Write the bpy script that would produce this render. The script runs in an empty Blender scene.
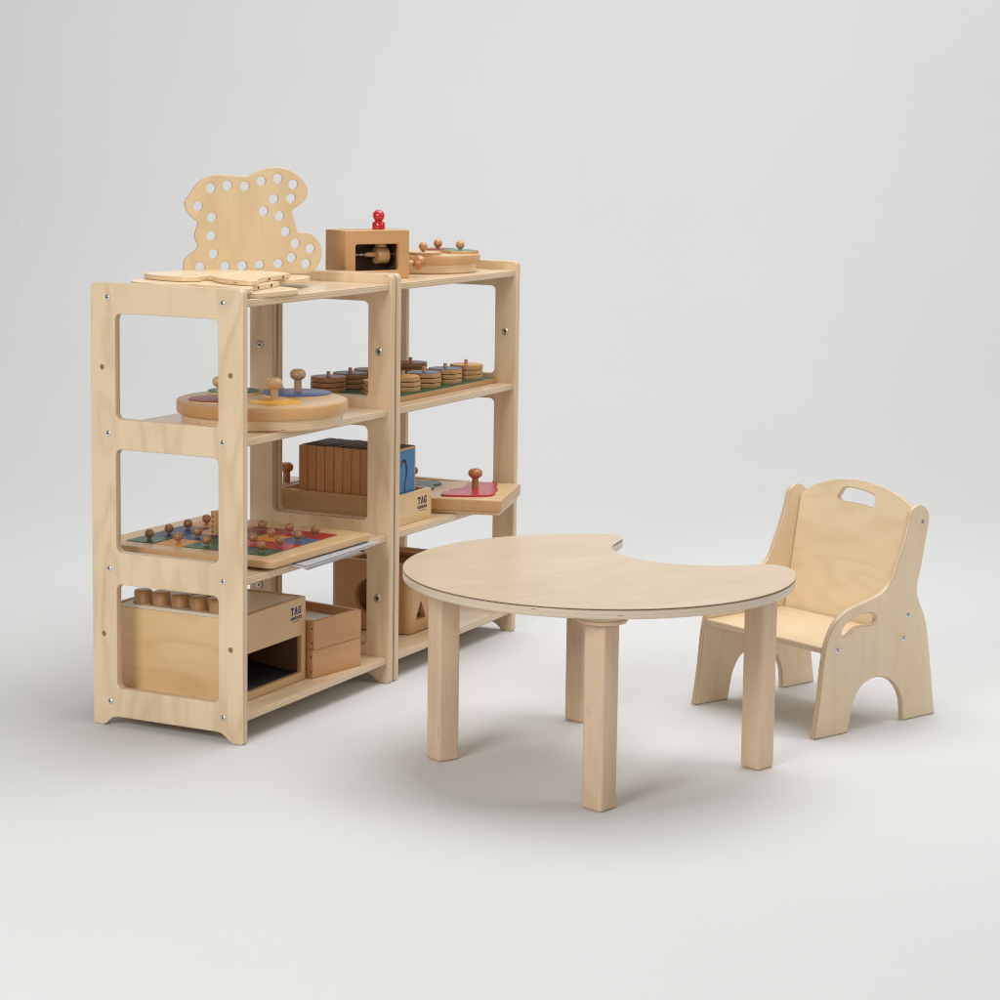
import bpy, bmesh, math, random
from mathutils import Matrix, Vector
random.seed(7)
R = math.radians
scn = bpy.context.scene
COL = scn.collection

# ------------------------------------------------------------------ materials
def new_mat(name):
    m = bpy.data.materials.new(name); m.use_nodes = True
    nt = m.node_tree
    b = nt.nodes['Principled BSDF']
    return m, nt, b

def L(nt, a, b): nt.links.new(a, b)

def plain(name, col, rough=.5, metal=0., spec=.5, coat=0.):
    m, nt, b = new_mat(name)
    b.inputs['Base Color'].default_value = (*col, 1)
    b.inputs['Roughness'].default_value = rough
    b.inputs['Metallic'].default_value = metal
    b.inputs['Specular IOR Level'].default_value = spec
    b.inputs['Coat Weight'].default_value = coat
    return m

def wood(name, light, dark, axis='y', rough=.38, figure=.5, fibre=.35, ring=1.0, flecks=0.0, coat=.15):
    """axis = local grain direction"""
    m, nt, b = new_mat(name)
    N = nt.nodes
    tc = N.new('ShaderNodeTexCoord'); oi = N.new('ShaderNodeObjectInfo')
    off = N.new('ShaderNodeVectorMath'); off.operation = 'SCALE'
    cmb = N.new('ShaderNodeCombineXYZ')
    for i in range(3): L(nt, oi.outputs['Random'], cmb.inputs[i])
    L(nt, cmb.outputs[0], off.inputs[0]); off.inputs['Scale'].default_value = 37.0
    add = N.new('ShaderNodeVectorMath'); add.operation = 'ADD'
    L(nt, tc.outputs['Object'], add.inputs[0]); L(nt, off.outputs[0], add.inputs[1])
    def mapped(long, cross):
        mp = N.new('ShaderNodeMapping')
        s = [cross]*3; s['xyz'.index(axis)] = long
        mp.inputs['Scale'].default_value = s
        L(nt, add.outputs[0], mp.inputs['Vector']); return mp.outputs[0]
    # broad growth-ring figure
    n1 = N.new('ShaderNodeTexNoise'); n1.inputs['Scale'].default_value = 1; n1.inputs['Detail'].default_value = 2
    n1.inputs['Roughness'].default_value = .45
    L(nt, mapped(1.7*ring, 7*ring), n1.inputs['Vector'])
    mul = N.new('ShaderNodeMath'); mul.operation = 'MULTIPLY'; mul.inputs[1].default_value = 42
    L(nt, n1.outputs['Fac'], mul.inputs[0])
    sn = N.new('ShaderNodeMath'); sn.operation = 'SINE'; L(nt, mul.outputs[0], sn.inputs[0])
    r1 = N.new('ShaderNodeMapRange'); r1.inputs['From Min'].default_value = -1; r1.inputs['From Max'].default_value = 1
    L(nt, sn.outputs[0], r1.inputs['Value'])
    pw = N.new('ShaderNodeMath'); pw.operation = 'POWER'; pw.inputs[1].default_value = 2.2
    L(nt, r1.outputs[0], pw.inputs[0])
    # fibres
    n2 = N.new('ShaderNodeTexNoise'); n2.inputs['Scale'].default_value = 1; n2.inputs['Detail'].default_value = 3
    L(nt, mapped(9, 330), n2.inputs['Vector'])
    # slow blotches
    n3 = N.new('ShaderNodeTexNoise'); n3.inputs['Scale'].default_value = 1; n3.inputs['Detail'].default_value = 3
    L(nt, mapped(4, 9), n3.inputs['Vector'])
    def madd(a, k, c):
        x = N.new('ShaderNodeMath'); x.operation = 'MULTIPLY_ADD'; L(nt, a, x.inputs[0])
        x.inputs[1].default_value = k
        if isinstance(c, (int, float)): x.inputs[2].default_value = c
        else: L(nt, c, x.inputs[2])
        return x.outputs[0]
    f = madd(pw.outputs[0], .38*figure, -.28*figure - .5*fibre - .28)
    f = madd(n2.outputs['Fac'], fibre*1.3, f)
    f = madd(n3.outputs['Fac'], 1.0, f)
    cl = N.new('ShaderNodeClamp'); L(nt, f, cl.inputs['Value'])
    mix = N.new('ShaderNodeMix'); mix.data_type = 'RGBA'
    mix.inputs['A'].default_value = (*light, 1); mix.inputs['B'].default_value = (*dark, 1)
    L(nt, cl.outputs[0], mix.inputs['Factor'])
    out = mix.outputs['Result']
    # piece to piece variation
    hsv = N.new('ShaderNodeHueSaturation')
    vr = N.new('ShaderNodeMapRange'); vr.inputs['To Min'].default_value = .93; vr.inputs['To Max'].default_value = 1.06
    L(nt, oi.outputs['Random'], vr.inputs['Value']); L(nt, vr.outputs[0], hsv.inputs['Value'])
    L(nt, out, hsv.inputs['Color']); out = hsv.outputs['Color']
    if flecks:
        v = N.new('ShaderNodeTexNoise'); v.inputs['Scale'].default_value = 1; v.inputs['Detail'].default_value = 0
        L(nt, mapped(22, 75), v.inputs['Vector'])
        rr = N.new('ShaderNodeMapRange'); rr.inputs['From Min'].default_value = .78; rr.inputs['From Max'].default_value = .84
        rr.inputs['To Max'].default_value = flecks
        L(nt, v.outputs['Fac'], rr.inputs['Value'])
        mx = N.new('ShaderNodeMix'); mx.data_type = 'RGBA'; L(nt, rr.outputs[0], mx.inputs['Factor'])
        L(nt, out, mx.inputs['A']); mx.inputs['B'].default_value = (dark[0]*.35, dark[1]*.28, dark[2]*.22, 1)
        out = mx.outputs['Result']
    L(nt, out, b.inputs['Base Color'])
    b.inputs['Roughness'].default_value = rough
    b.inputs['Coat Weight'].default_value = coat; b.inputs['Coat Roughness'].default_value = .25
    bp = N.new('ShaderNodeBump'); bp.inputs['Strength'].default_value = .06; bp.inputs['Distance'].default_value = .002
    L(nt, n2.outputs['Fac'], bp.inputs['Height']); L(nt, bp.outputs[0], b.inputs['Normal'])
    return m

def ply_edge(name, light, dark, pitch=.0028, gap=.12):
    """layered plywood edge: stripes across the local z (thickness) of the part"""
    m, nt, b = new_mat(name); N = nt.nodes
    tc = N.new('ShaderNodeTexCoord'); sp = N.new('ShaderNodeSeparateXYZ'); L(nt, tc.outputs['Object'], sp.inputs[0])
    n = N.new('ShaderNodeTexNoise'); n.inputs['Scale'].default_value = 14; L(nt, tc.outputs['Object'], n.inputs['Vector'])
    wob = N.new('ShaderNodeMath'); wob.operation = 'MULTIPLY_ADD'; wob.inputs[1].default_value = .0006
    L(nt, n.outputs['Fac'], wob.inputs[0]); L(nt, sp.outputs['Z'], wob.inputs[2])
    dv = N.new('ShaderNodeMath'); dv.operation = 'DIVIDE'; dv.inputs[1].default_value = pitch; L(nt, wob.outputs[0], dv.inputs[0])
    pp = N.new('ShaderNodeMath'); pp.operation = 'PINGPONG'; pp.inputs[1].default_value = 1; L(nt, dv.outputs[0], pp.inputs[0])
    mr = N.new('ShaderNodeMapRange'); mr.interpolation_type = 'SMOOTHSTEP'
    mr.inputs['From Min'].default_value = .62; mr.inputs['From Max'].default_value = .9
    L(nt, pp.outputs[0], mr.inputs['Value'])
    n2 = N.new('ShaderNodeTexNoise'); n2.inputs['Scale'].default_value = 260; n2.inputs['Detail'].default_value = 2
    L(nt, tc.outputs['Object'], n2.inputs['Vector'])
    f = N.new('ShaderNodeMath'); f.operation = 'MULTIPLY_ADD'; f.inputs[1].default_value = .5
    L(nt, n2.outputs['Fac'], f.inputs[0])
    f2 = N.new('ShaderNodeMath'); f2.operation = 'MULTIPLY_ADD'; f2.inputs[1].default_value = .7; f2.inputs[2].default_value = -.2
    L(nt, mr.outputs[0], f2.inputs[0]); L(nt, f2.outputs[0], f.inputs[2])
    cl = N.new('ShaderNodeClamp'); L(nt, f.outputs[0], cl.inputs['Value'])
    mix = N.new('ShaderNodeMix'); mix.data_type = 'RGBA'; L(nt, cl.outputs[0], mix.inputs['Factor'])
    mix.inputs['A'].default_value = (*light, 1); mix.inputs['B'].default_value = (*dark, 1)
    # tiny dark core voids
    v = N.new('ShaderNodeTexNoise'); v.inputs['Scale'].default_value = 1; v.inputs['Detail'].default_value = 0
    mp = N.new('ShaderNodeMapping'); mp.inputs['Scale'].default_value = (26, 26, 330); L(nt, tc.outputs['Object'], mp.inputs['Vector'])
    L(nt, mp.outputs[0], v.inputs['Vector'])
    rr = N.new('ShaderNodeMapRange'); rr.inputs['From Min'].default_value = .83; rr.inputs['From Max'].default_value = .86
    L(nt, v.outputs['Fac'], rr.inputs['Value'])
    mx = N.new('ShaderNodeMix'); mx.data_type = 'RGBA'; L(nt, rr.outputs[0], mx.inputs['Factor'])
    L(nt, mix.outputs['Result'], mx.inputs['A']); mx.inputs['B'].default_value = (.10, .055, .025, 1)
    L(nt, mx.outputs['Result'], b.inputs['Base Color'])
    b.inputs['Roughness'].default_value = .38
    b.inputs['Coat Weight'].default_value = .6; b.inputs['Coat Roughness'].default_value = .16
    return m

BL, BD = (.785, .61, .41), (.575, .385, .205)          # birch veneer
M = {}
M['birch_y'] = wood('birch_veneer_upright', BL, BD, 'y', figure=.95, fibre=.38, ring=1.15, rough=.32, coat=.55)
M['birch_x'] = wood('birch_veneer_lengthwise', BL, BD, 'x', figure=.7, fibre=.38, rough=.32, coat=.55)
M['pale_birch'] = wood('pale_rotary_birch', (.84, .675, .455), (.68, .49, .28), 'x', figure=.7, fibre=.3, ring=1.3, rough=.36, coat=.45)
M['pale_birch_y'] = wood('pale_seat_birch', (.84, .675, .455), (.68, .49, .28), 'y', figure=.5, fibre=.3, rough=.36, coat=.25)
M['side_birch'] = wood('pale_side_birch', (.80, .65, .455), (.655, .485, .295), 'y', figure=.45, fibre=.3, rough=.36, coat=.25)
M['birch_edge'] = ply_edge('birch_ply_edge', (.72, .55, .36), (.42, .275, .15))
M['table_top'] = wood('laminate_table_top', (.60, .47, .32), (.49, .36, .22), 'x', figure=.6, fibre=.6, ring=.85, rough=.36, coat=.3)
M['table_edge'] = ply_edge('table_ply_edge', (.66, .55, .42), (.56, .44, .31), pitch=.0034)
M['seam'] = plain('dark_laminate_seam', (.10, .075, .055), .6)
M['dusky'] = plain('dusky_pink_red_laminate', (.30, .055, .065), .38)
M['leg'] = wood('maple_leg', (.72, .53, .36), (.545, .35, .215), 'z', figure=.5, fibre=.65, flecks=.3, rough=.42)
M['beech_x'] = wood('beech_lengthwise', (.60, .345, .15), (.48, .245, .09), 'x', figure=.5, fibre=.6, rough=.36)
M['beech_y'] = wood('beech_upright', (.60, .345, .15), (.48, .245, .09), 'y', figure=.5, fibre=.6, rough=.36)
M['beech_z'] = wood('beech_turned', (.60, .345, .15), (.48, .245, .09), 'z', figure=.4, fibre=.6, rough=.32)
M['slab'] = wood('reddish_board_edge', (.62, .315, .125), (.50, .225, .075), 'z', figure=.3, fibre=.6, rough=.4)
M['slab_x'] = wood('shaded_disc_wood', (.40, .195, .08), (.31, .135, .05), 'x', figure=.4, fibre=.6, rough=.4)  # beech made browner: shade on the back row put into the colour
M['bear_ply'] = wood('pale_lacing_ply', (.67, .51, .31), (.54, .385, .20), 'y', figure=.8, fibre=.3)
M['bear_edge'] = ply_edge('lacing_ply_edge', (.66, .43, .23), (.46, .26, .11), pitch=.003)
M['flat_edge'] = ply_edge('flat_board_edge', (.78, .58, .36), (.62, .42, .22), pitch=.003)
M['box_ply'] = wood('golden_ply', (.77, .545, .29), (.63, .40, .175), 'x', figure=1.15, fibre=.3, ring=1.25)
M['box_front'] = wood('honey_beech', (.66, .435, .225), (.57, .35, .165), 'x', figure=.4, fibre=.4)
M['small_box'] = wood('brown_beech', (.53, .285, .12), (.43, .205, .075), 'x', figure=.7, fibre=.5)
M['rack_end'] = wood('rack_beech', (.64, .41, .20), (.53, .31, .13), 'x', figure=.9, fibre=.4)
M['pale_panel'] = wood('pale_top_panel', (.74, .66, .54), (.66, .57, .44), 'x', figure=.2, fibre=.3)
M['knob_pale'] = wood('pale_turned_knob', (.62, .40, .22), (.50, .29, .14), 'z', figure=.4, fibre=.5, rough=.25, coat=.5)
M['knob_warm'] = wood('varnished_turned_knob', (.46, .19, .055), (.36, .13, .035), 'z', figure=.4, fibre=.4, rough=.2, coat=.6)
M['ball'] = wood('varnished_ball', (.40, .195, .085), (.31, .135, .05), 'z', figure=.5, fibre=.4, rough=.3, coat=.4)
M['red_gloss'] = plain('glossy_red_lacquer', (.55, .008, .012), .12, coat=.7)
M['yellow'] = plain('yellow_laminate', (.80, .40, .045), .35)
M['orange'] = plain('orange_laminate', (.72, .31, .07), .4)
M['blue'] = plain('blue_laminate', (.07, .125, .29), .35)
M['navy'] = plain('navy_laminate', (.035, .06, .15), .4)
M['red'] = plain('red_laminate', (.46, .03, .04), .28)
M['maroon'] = plain('dusky_red_laminate', (.25, .06, .05), .4)
M['green'] = plain('green_laminate', (.022, .12, .065), .35)
M['teal'] = plain('teal_laminate', (.05, .24, .20), .4)
M['slate'] = plain('slate_blue_laminate', (.10, .16, .22), .4)
M['sky_blue'] = plain('sky_blue_print', (.03, .18, .40), .35)
M['black'] = plain('black_print', (.008, .008, .010), .55)
M['dark_inside'] = plain('dark_shade_and_dots', (.035, .022, .015), .5)  # dark brown: box interior shade put into colour, also dots and nail heads
M['dark_side'] = plain('painted_inside_shade', (.12, .06, .03), .4)  # shade inside the boxes, painted as a dark brown
M['logo'] = plain('navy_ink', (.012, .022, .09), .5)
M['steel'] = plain('zinc_plated_steel', (.72, .76, .80), .22, 1.0)
M['nickel'] = plain('nickel_fitting', (.62, .58, .53), .28, 1.0)
M['socket'] = plain('dark_socket', (.02, .02, .02), .5)
M['plug'] = plain('brown_plug', (.30, .16, .075), .6)
M['paper'] = plain('white_paper', (.90, .91, .93), .5)
M['paper_grey'] = plain('grey_paper', (.55, .56, .59), .6)

# ------------------------------------------------------------------ helpers
def tag(o, label, cat, group=None, kind=None):
    if label: o['label'] = label
    if cat: o['category'] = cat
    if group: o['group'] = group
    if kind: o['kind'] = kind
    return o

def thing(name, label, cat, loc=(0, 0, 0), rotz=0., group=None):
    o = bpy.data.objects.new(name, None); o.empty_display_size = .05
    COL.objects.link(o); o.location = loc; o.rotation_euler = (0, 0, rotz)
    return tag(o, label, cat, group)

def finish(me, angle=38):
    for p in me.polygons: p.use_smooth = True
    me.set_sharp_from_angle(angle=R(angle))

def link(name, me, mats, parent=None, mat4=None):
    for m in mats: me.materials.append(m)
    o = bpy.data.objects.new(name, me); COL.objects.link(o)
    if parent is not None: o.parent = parent
    if mat4 is not None: o.matrix_basis = mat4
    return o

def frame(origin, x, y):
    x = Vector(x).normalized(); y = Vector(y).normalized(); z = x.cross(y).normalized()
    y = z.cross(x)
    return Matrix(((x.x, y.x, z.x, origin[0]), (x.y, y.y, z.y, origin[1]), (x.z, y.z, z.z, origin[2]), (0, 0, 0, 1)))

T = Matrix.Translation
UPRIGHT_YZ = ((0, 1, 0), (0, 0, 1))       # local x->Y, y->Z, z->X
UPRIGHT_XZ = ((1, 0, 0), (0, 0, 1))       # local x->X, y->Z, z->-Y

def prism_mesh(name, loops, t, bev=.0015, res=2):
    """flat board: loops[0] outline, the others holes, in local xy; thickness local z 0..t, eased edges"""
    cu = bpy.data.curves.new(name, 'CURVE'); cu.dimensions = '2D'; cu.fill_mode = 'BOTH'
    bev = min(bev, t*.49)
    cu.extrude = t/2 - bev; cu.bevel_depth = bev; cu.bevel_resolution = res; cu.offset = -bev
    for lp in loops:
        s = cu.splines.new('POLY'); s.points.add(len(lp)-1)
        for p, q in zip(s.points, lp): p.co = (q[0], q[1], 0, 1)
        s.use_cyclic_u = True
    ob = bpy.data.objects.new(name, cu); COL.objects.link(ob)
    dg = bpy.context.evaluated_depsgraph_get()
    me = bpy.data.meshes.new_from_object(ob.evaluated_get(dg))
    bpy.data.objects.remove(ob); bpy.data.curves.remove(cu)
    me.transform(T((0, 0, t/2))); me.materials.clear()
    me.name = name
    for p in me.polygons: p.material_index = 0 if abs(p.normal.z) > .9 else 1
    finish(me)
    return me

def prism(name, loops, t, mats, parent=None, mat4=None, bev=.0015, res=2):
    return link(name, prism_mesh(name, loops, t, bev, res), mats, parent, mat4)

def box(name, size, mats, parent=None, mat4=None, bev=.0012, seg=2, center=False):
    """box with eased edges, from the local origin corner (or centred in xy)"""
    bm = bmesh.new(); bmesh.ops.create_cube(bm, size=1)
    o = (0, 0, .5) if center else (.5, .5, .5)
    for v in bm.verts: v.co = Vector(((v.co.x+o[0])*size[0], (v.co.y+o[1])*size[1], (v.co.z+o[2])*size[2]))
    if bev: bmesh.ops.bevel(bm, geom=bm.edges[:], offset=bev, segments=seg, profile=.5, affect='EDGES')
    me = bpy.data.meshes.new(name); bm.to_mesh(me); bm.free(); finish(me, 60)
    return link(name, me, mats if isinstance(mats, (list, tuple)) else [mats], parent, mat4)

def lathe(name, prof, mat, parent=None, mat4=None, seg=40):
    """prof: list of (radius, z)"""
    bm = bmesh.new(); rings = []
    for r, z in prof:
        if r < 1e-6: rings.append([bm.verts.new((0, 0, z))])
        else: rings.append([bm.verts.new((r*math.cos(2*math.pi*k/seg), r*math.sin(2*math.pi*k/seg), z)) for k in range(seg)])
    for a, b in zip(rings, rings[1:]):
        for k in range(seg):
            q = (k+1) % seg
            if len(a) == 1 and len(b) == 1: continue
            if len(a) == 1: bm.faces.new((a[0], b[q], b[k]))
            elif len(b) == 1: bm.faces.new((a[k], a[q], b[0]))
            else: bm.faces.new((a[k], a[q], b[q], b[k]))
    bmesh.ops.recalc_face_normals(bm, faces=bm.faces[:])
    me = bpy.data.meshes.new(name); bm.to_mesh(me); bm.free(); finish(me, 40)
    return link(name, me, [mat], parent, mat4)

def circle(cx, cy, r, n=32, ry=None):
    ry = ry or r
    return [(cx+r*math.cos(2*math.pi*k/n), cy+ry*math.sin(2*math.pi*k/n)) for k in range(n)]

def rounded(pts, rad, n=6):
    """round the corners of a polygon; rad is one radius or a list"""
    out = []; m = len(pts)
    for i in range(m):
        p = Vector((*pts[i], 0)); a = Vector((*pts[i-1], 0)); b = Vector((*pts[(i+1) % m], 0))
        r = rad[i] if isinstance(rad, (list, tuple)) else rad
        if r <= 0: out.append((p.x, p.y)); continue
        u = (a-p).normalized(); v = (b-p).normalized(); ang = u.angle(v)
        d = min(r/math.tan(ang/2), .48*(a-p).length, .48*(b-p).length); rr = d*math.tan(ang/2)
        c = p + (u+v).normalized()*(rr/math.sin(ang/2))
        s = p+u*d-c; e = p+v*d-c
        a0 = math.atan2(s.y, s.x); a1 = math.atan2(e.y, e.x); da = (a1-a0+math.pi) % (2*math.pi)-math.pi
        for k in range(n+1):
            th = a0+da*k/n; out.append((c.x+rr*math.cos(th), c.y+rr*math.sin(th)))
    return out

def rect(x0, y0, x1, y1, r=0, n=6):
    p = [(x0, y0), (x1, y0), (x1, y1), (x0, y1)]
    return rounded(p, r, n) if r else p

def smooth(pts, n=4, corners=()):
    """closed Catmull-Rom through pts; indices in corners stay sharp"""
    out = []; m = len(pts)
    for i in range(m):
        p0, p1, p2, p3 = (Vector(pts[(i+k) % m]) for k in (-1, 0, 1, 2))
        if i in corners: p0 = p1
        if (i+1) % m in corners: p3 = p2
        for k in range(n):
            t = k/n
            q = .5*((2*p1)+(p2-p0)*t+(2*p0-5*p1+4*p2-p3)*t*t+(3*p1-p0-3*p2+p3)*t**3)
            out.append((q.x, q.y))
    return out

def shrink(lp, d):
    """move a closed loop inwards by d"""
    m = len(lp); A = sum(lp[i-1][0]*lp[i][1]-lp[i][0]*lp[i-1][1] for i in range(m)); sg = 1 if A > 0 else -1
    out = []
    for i in range(m):
        a = Vector(lp[i-1]); b = Vector(lp[(i+1) % m]); t = (b-a).normalized()
        out.append((lp[i][0]-sg*t.y*d, lp[i][1]+sg*t.x*d))
    return out

def copy_tree(o, parent=None):
    c = o.copy(); COL.objects.link(c)
    if parent is not None: c.parent = parent; c.matrix_basis = o.matrix_basis.copy()
    for ch in [x for x in KIDS.get(o.name, [])]: copy_tree(ch, c)
    return c
KIDS = {}
def index_kids():
    KIDS.clear()
    for o in COL.objects:
        if o.parent: KIDS.setdefault(o.parent.name, []).append(o)

def sphere_prof(r, z0=0., n=14):
    return [(r*math.sin(math.pi*k/n), z0+r-r*math.cos(math.pi*k/n)) for k in range(n+1)]

# ------------------------------------------------------------------ measured layout
H, D, LEN, TH, GAP = 1.0, .4008, .669, .0195, .0098
ZS = [.9758, .6733, .3680, .0643]; TS = .0167; INS = .0075
PITCH = LEN + GAP

# ------------------------------------------------------------------ setting: seamless studio paper
def backdrop():
    fx, fy = math.cos(.4627), math.sin(.4627)
    prof = [(-7.5, 0.)]
    for k in range(22): prof.append((-7.5+k*.62, 0.) if -7.5+k*.62 < 3.4 else (3.4, 0.))
    prof = [p for i, p in enumerate(prof) if i == 0 or p != prof[i-1]]
    rad = 4.2
    for k in range(1, 41):
        a = math.pi/2*k/40; prof.append((3.4+rad*math.sin(a), rad-rad*math.cos(a)))
    prof.append((3.4+rad, 7.5))
    bm = bmesh.new(); W = 8; rows = []
    for s, z in prof:
        rows.append([bm.verts.new((fx*s+fy*w, fy*s-fx*w, z)) for w in (-W, -W/2, 0, W/2, W)])
    for a, b in zip(rows, rows[1:]):
        for k in range(4): bm.faces.new((a[k], a[k+1], b[k+1], b[k]))
    bmesh.ops.recalc_face_normals(bm, faces=bm.faces[:])
    me = bpy.data.meshes.new('studio_floor'); bm.to_mesh(me); bm.free(); finish(me)
    m, nt, b = new_mat('seamless_grey_paper'); N = nt.nodes
    tc = N.new('ShaderNodeTexCoord')
    n = N.new('ShaderNodeTexNoise'); n.inputs['Scale'].default_value = 1.3; n.inputs['Detail'].default_value = 4
    L(nt, tc.outputs['Object'], n.inputs['Vector'])
    mix = N.new('ShaderNodeMix'); mix.data_type = 'RGBA'; L(nt, n.outputs['Fac'], mix.inputs['Factor'])
    mix.inputs['A'].default_value = (.645, .648, .648, 1); mix.inputs['B'].default_value = (.675, .678, .678, 1)
    # small scuffs and specks
    v = N.new('ShaderNodeTexVoronoi'); v.inputs['Scale'].default_value = 2.6; L(nt, tc.outputs['Object'], v.inputs['Vector'])
    rr = N.new('ShaderNodeMapRange'); rr.inputs['From Min'].default_value = .018; rr.inputs['From Max'].default_value = .008
    rr.inputs['To Max'].default_value = .5
    L(nt, v.outputs['Distance'], rr.inputs['Value'])
    mx = N.new('ShaderNodeMix'); mx.data_type = 'RGBA'; L(nt, rr.outputs[0], mx.inputs['Factor'])
    L(nt, mix.outputs['Result'], mx.inputs['A']); mx.inputs['B'].default_value = (.35, .34, .33, 1)
    L(nt, mx.outputs['Result'], b.inputs['Base Color']); b.inputs['Roughness'].default_value = .75
    b.inputs['Specular IOR Level'].default_value = .25
    o = link('studio_floor', me, [m]); o['kind'] = 'structure'
backdrop()

# ------------------------------------------------------------------ shelving units
def panel_loops():
    out = [(0, 0), (.027, 0), (.036, .004), (.046, .0135), (.055, .0195), (.068, .0222), (.333, .0222), (.346, .0195),
           (.355, .0135), (.365, .004), (.374, 0), (D, 0), (D, H), (0, H)]
    rad = [.006, .002, .01, .01, .01, .01, .01, .01, .01, .01, .002, .006, .014, .014]
    loops = [rounded(out, rad, 5)]
    for z0, z1 in ((.6985, .9325), (.399, .630), (.0885, .3255)):
        loops.append(rect(.0645, z0, .3345, z1, .014, 6))
    return loops
HOLES = [(.033, .812), (.371, .812), (.033, .2095), (.371, .2095)]
panel_me = prism_mesh('side_panel', panel_loops() + [circle(y, z, .0055, 16) for y, z in HOLES], TH, .0026, 3)

def bolt_mesh():
    """domed cross-head screw, axis local z"""
    bm = bmesh.new(); seg = 20
    prof = [(.0069, 0), (.0066, .0011), (.0055, .0022), (.0037, .0029), (.0019, .0032)]
    rings = [[bm.verts.new((r*math.cos(2*math.pi*k/seg), r*math.sin(2*math.pi*k/seg), z)) for k in range(seg)] for r, z in prof]
    for a, b in zip(rings, rings[1:]):
        for k in range(seg): bm.faces.new((a[k], a[(k+1) % seg], b[(k+1) % seg], b[k]))
    c = bm.verts.new((0, 0, .0016)); r = rings[-1]
    for k in range(seg):
        f = bm.faces.new((r[k], r[(k+1) % seg], c)); f.material_index = 1
    me = bpy.data.meshes.new('screw'); bm.to_mesh(me); bm.free(); finish(me, 50); return me
screw_me = bolt_mesh()
for mm in (M['steel'], M['socket']): screw_me.materials.append(mm)

def put(name, me, parent, mat4):
    o = bpy.data.objects.new(name, me); COL.objects.link(o); o.parent = parent; o.matrix_basis = mat4; return o

nut_prof = [(.0, .0012), (.0028, .0012), (.0030, .0034), (.0050, .0040), (.0082, .0034), (.0096, .0020), (.0098, 0)]
plug_me = None
def make_unit(label):
    u = thing('shelf_unit', label, 'shelving unit', (0, 0, 0), 0, 'shelving units stood end to end')
    for side in (0, 1):
        x0 = 0 if side == 0 else LEN - TH
        p = bpy.data.objects.new('side_panel', panel_me); COL.objects.link(p); p.parent = u
        p.matrix_basis = frame((x0, 0, 0), *UPRIGHT_YZ)
        # sub-parts in the panel's own frame (x->Y, y->Z, z->X)
        for z in ZS:
            for y in (.0505, .353):
                zz = z - TS/2
                if side == 0: put('screw', screw_me, p, frame((y, zz, 0), (1, 0, 0), (0, -1, 0)))
        for y, z in HOLES:
            if side == 0:
                lathe('plug', [(0, 0), (.0054, 0), (.0054, .008), (0, .008)], M['plug'], p, T((y, z, .003)), 16)
            else:
                lathe('bolt_cap', nut_prof, M['nickel'], p, frame((y, z, 0), (1, 0, 0), (0, -1, 0)), 24)
                lathe('socket', [(.0, 0.0), (.0029, 0.0), (.0029, .0016), (0, .0016)], M['socket'], p, frame((y, z, -.0004), (1, 0, 0), (0, -1, 0)), 12)
    for z in ZS:
        prism('shelf', [rect(0, 0, LEN-2*TH-.0004, D-2*INS, .001, 2)], TS, [M['birch_x'], M['birch_edge']], u,
              T((TH+.0002, INS, z-TS)), .0022, 3)
    return u
for mm in (M['birch_y'], M['birch_edge']): panel_me.materials.append(mm)
unit_a = make_unit('birch plywood shelving unit with the standing bear shaped board on top')
index_kids()
unit_b = copy_tree(unit_a); unit_b.location = (PITCH, 0, 0)
unit_b['label'] = 'birch plywood shelving unit holding the crank box and round puzzle on top'

# ------------------------------------------------------------------ crescent table
TC = (.2595, -.7275); TR = .4165; TZ = .4235; TT = .0222
def crescent():
    pts = []
    a0, a1 = R(24.5), R(297)
    n = 110
    for k in range(n+1):
        a = a0+(a1-a0)*k/n; pts.append((TR*math.cos(a), TR*math.sin(a)))
    world = [(.470, -1.080), (.485, -1.060), (.4885, -1.041), (.480, -1.017), (.463, -.997),
             (.440, -.972), (.413, -.935), (.394, -.893), (.3865, -.850), (.386, -.815), (.3955, -.763), (.4155, -.725),
             (.440, -.694), (.475, -.666), (.512, -.648), (.548, -.6385), (.585, -.634), (.612, -.629), (.633, -.619), (.6465, -.6015), (.648, -.580)]
    tail = [(x-TC[0], y-TC[1]) for x, y in world]
    return pts, tail
arc, tail = crescent()
sm = smooth([arc[-1]] + tail + [arc[0]], 4, corners=(0, len(tail)+1))
k_end = (len(tail)+1)*4
outline = arc + sm[1:k_end]
table = thing('crescent_table', 'low crescent shaped table with pale top and four square legs', 'table', (TC[0], TC[1], 0), 0)
RZ = Matrix.Rotation(R(-32), 4, 'Z')
top_outline = [tuple((RZ.inverted() @ Vector((x, y, 0))).xy) for x, y in outline]
top = prism('tabletop', [top_outline], TT-.0036, [M['table_edge'], M['table_edge']], table, T((0, 0, TZ-TT)) @ RZ, .003, 4)
prism('laminate_seam', [top_outline], .0008, [M['seam'], M['seam']], top, T((0, 0, TT-.0036)), .0003, 1)
prism('laminate_sheet', [top_outline], .0026, [M['table_top'], M['table_top']], top, T((0, 0, TT-.0026)), .0012, 3)
LEGS = [(.1243, -.428, 61), (-.046, -.873, 76), (.396, -1.045, 70), (.570, -.549, 74)]
for x, y, a in LEGS:
    disc = y < -.8 and x < 0                      # only the leg nearest the camera shows its mounting disc
    lh = TZ-TT-(.0205 if disc else .0002)
    o = box('leg', (.0525, .0525, lh), M['leg'], table, T((x-TC[0], y-TC[1], 0)) @ Matrix.Rotation(R(a), 4, 'Z'), .007, 4, True)
    if disc:
        lathe('mounting_disc', [(0, 0), (.046, 0), (.0495, .001), (.0510, .003), (.0510, .0075), (.0500, .0085), (.0490, .0095), (.0495, .0110), (.0505, .0125), (.0505, .0185), (.048, .0202), (0, .0202)],
              M['leg'], o, T((0, 0, lh+.0001)), 48)

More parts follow.
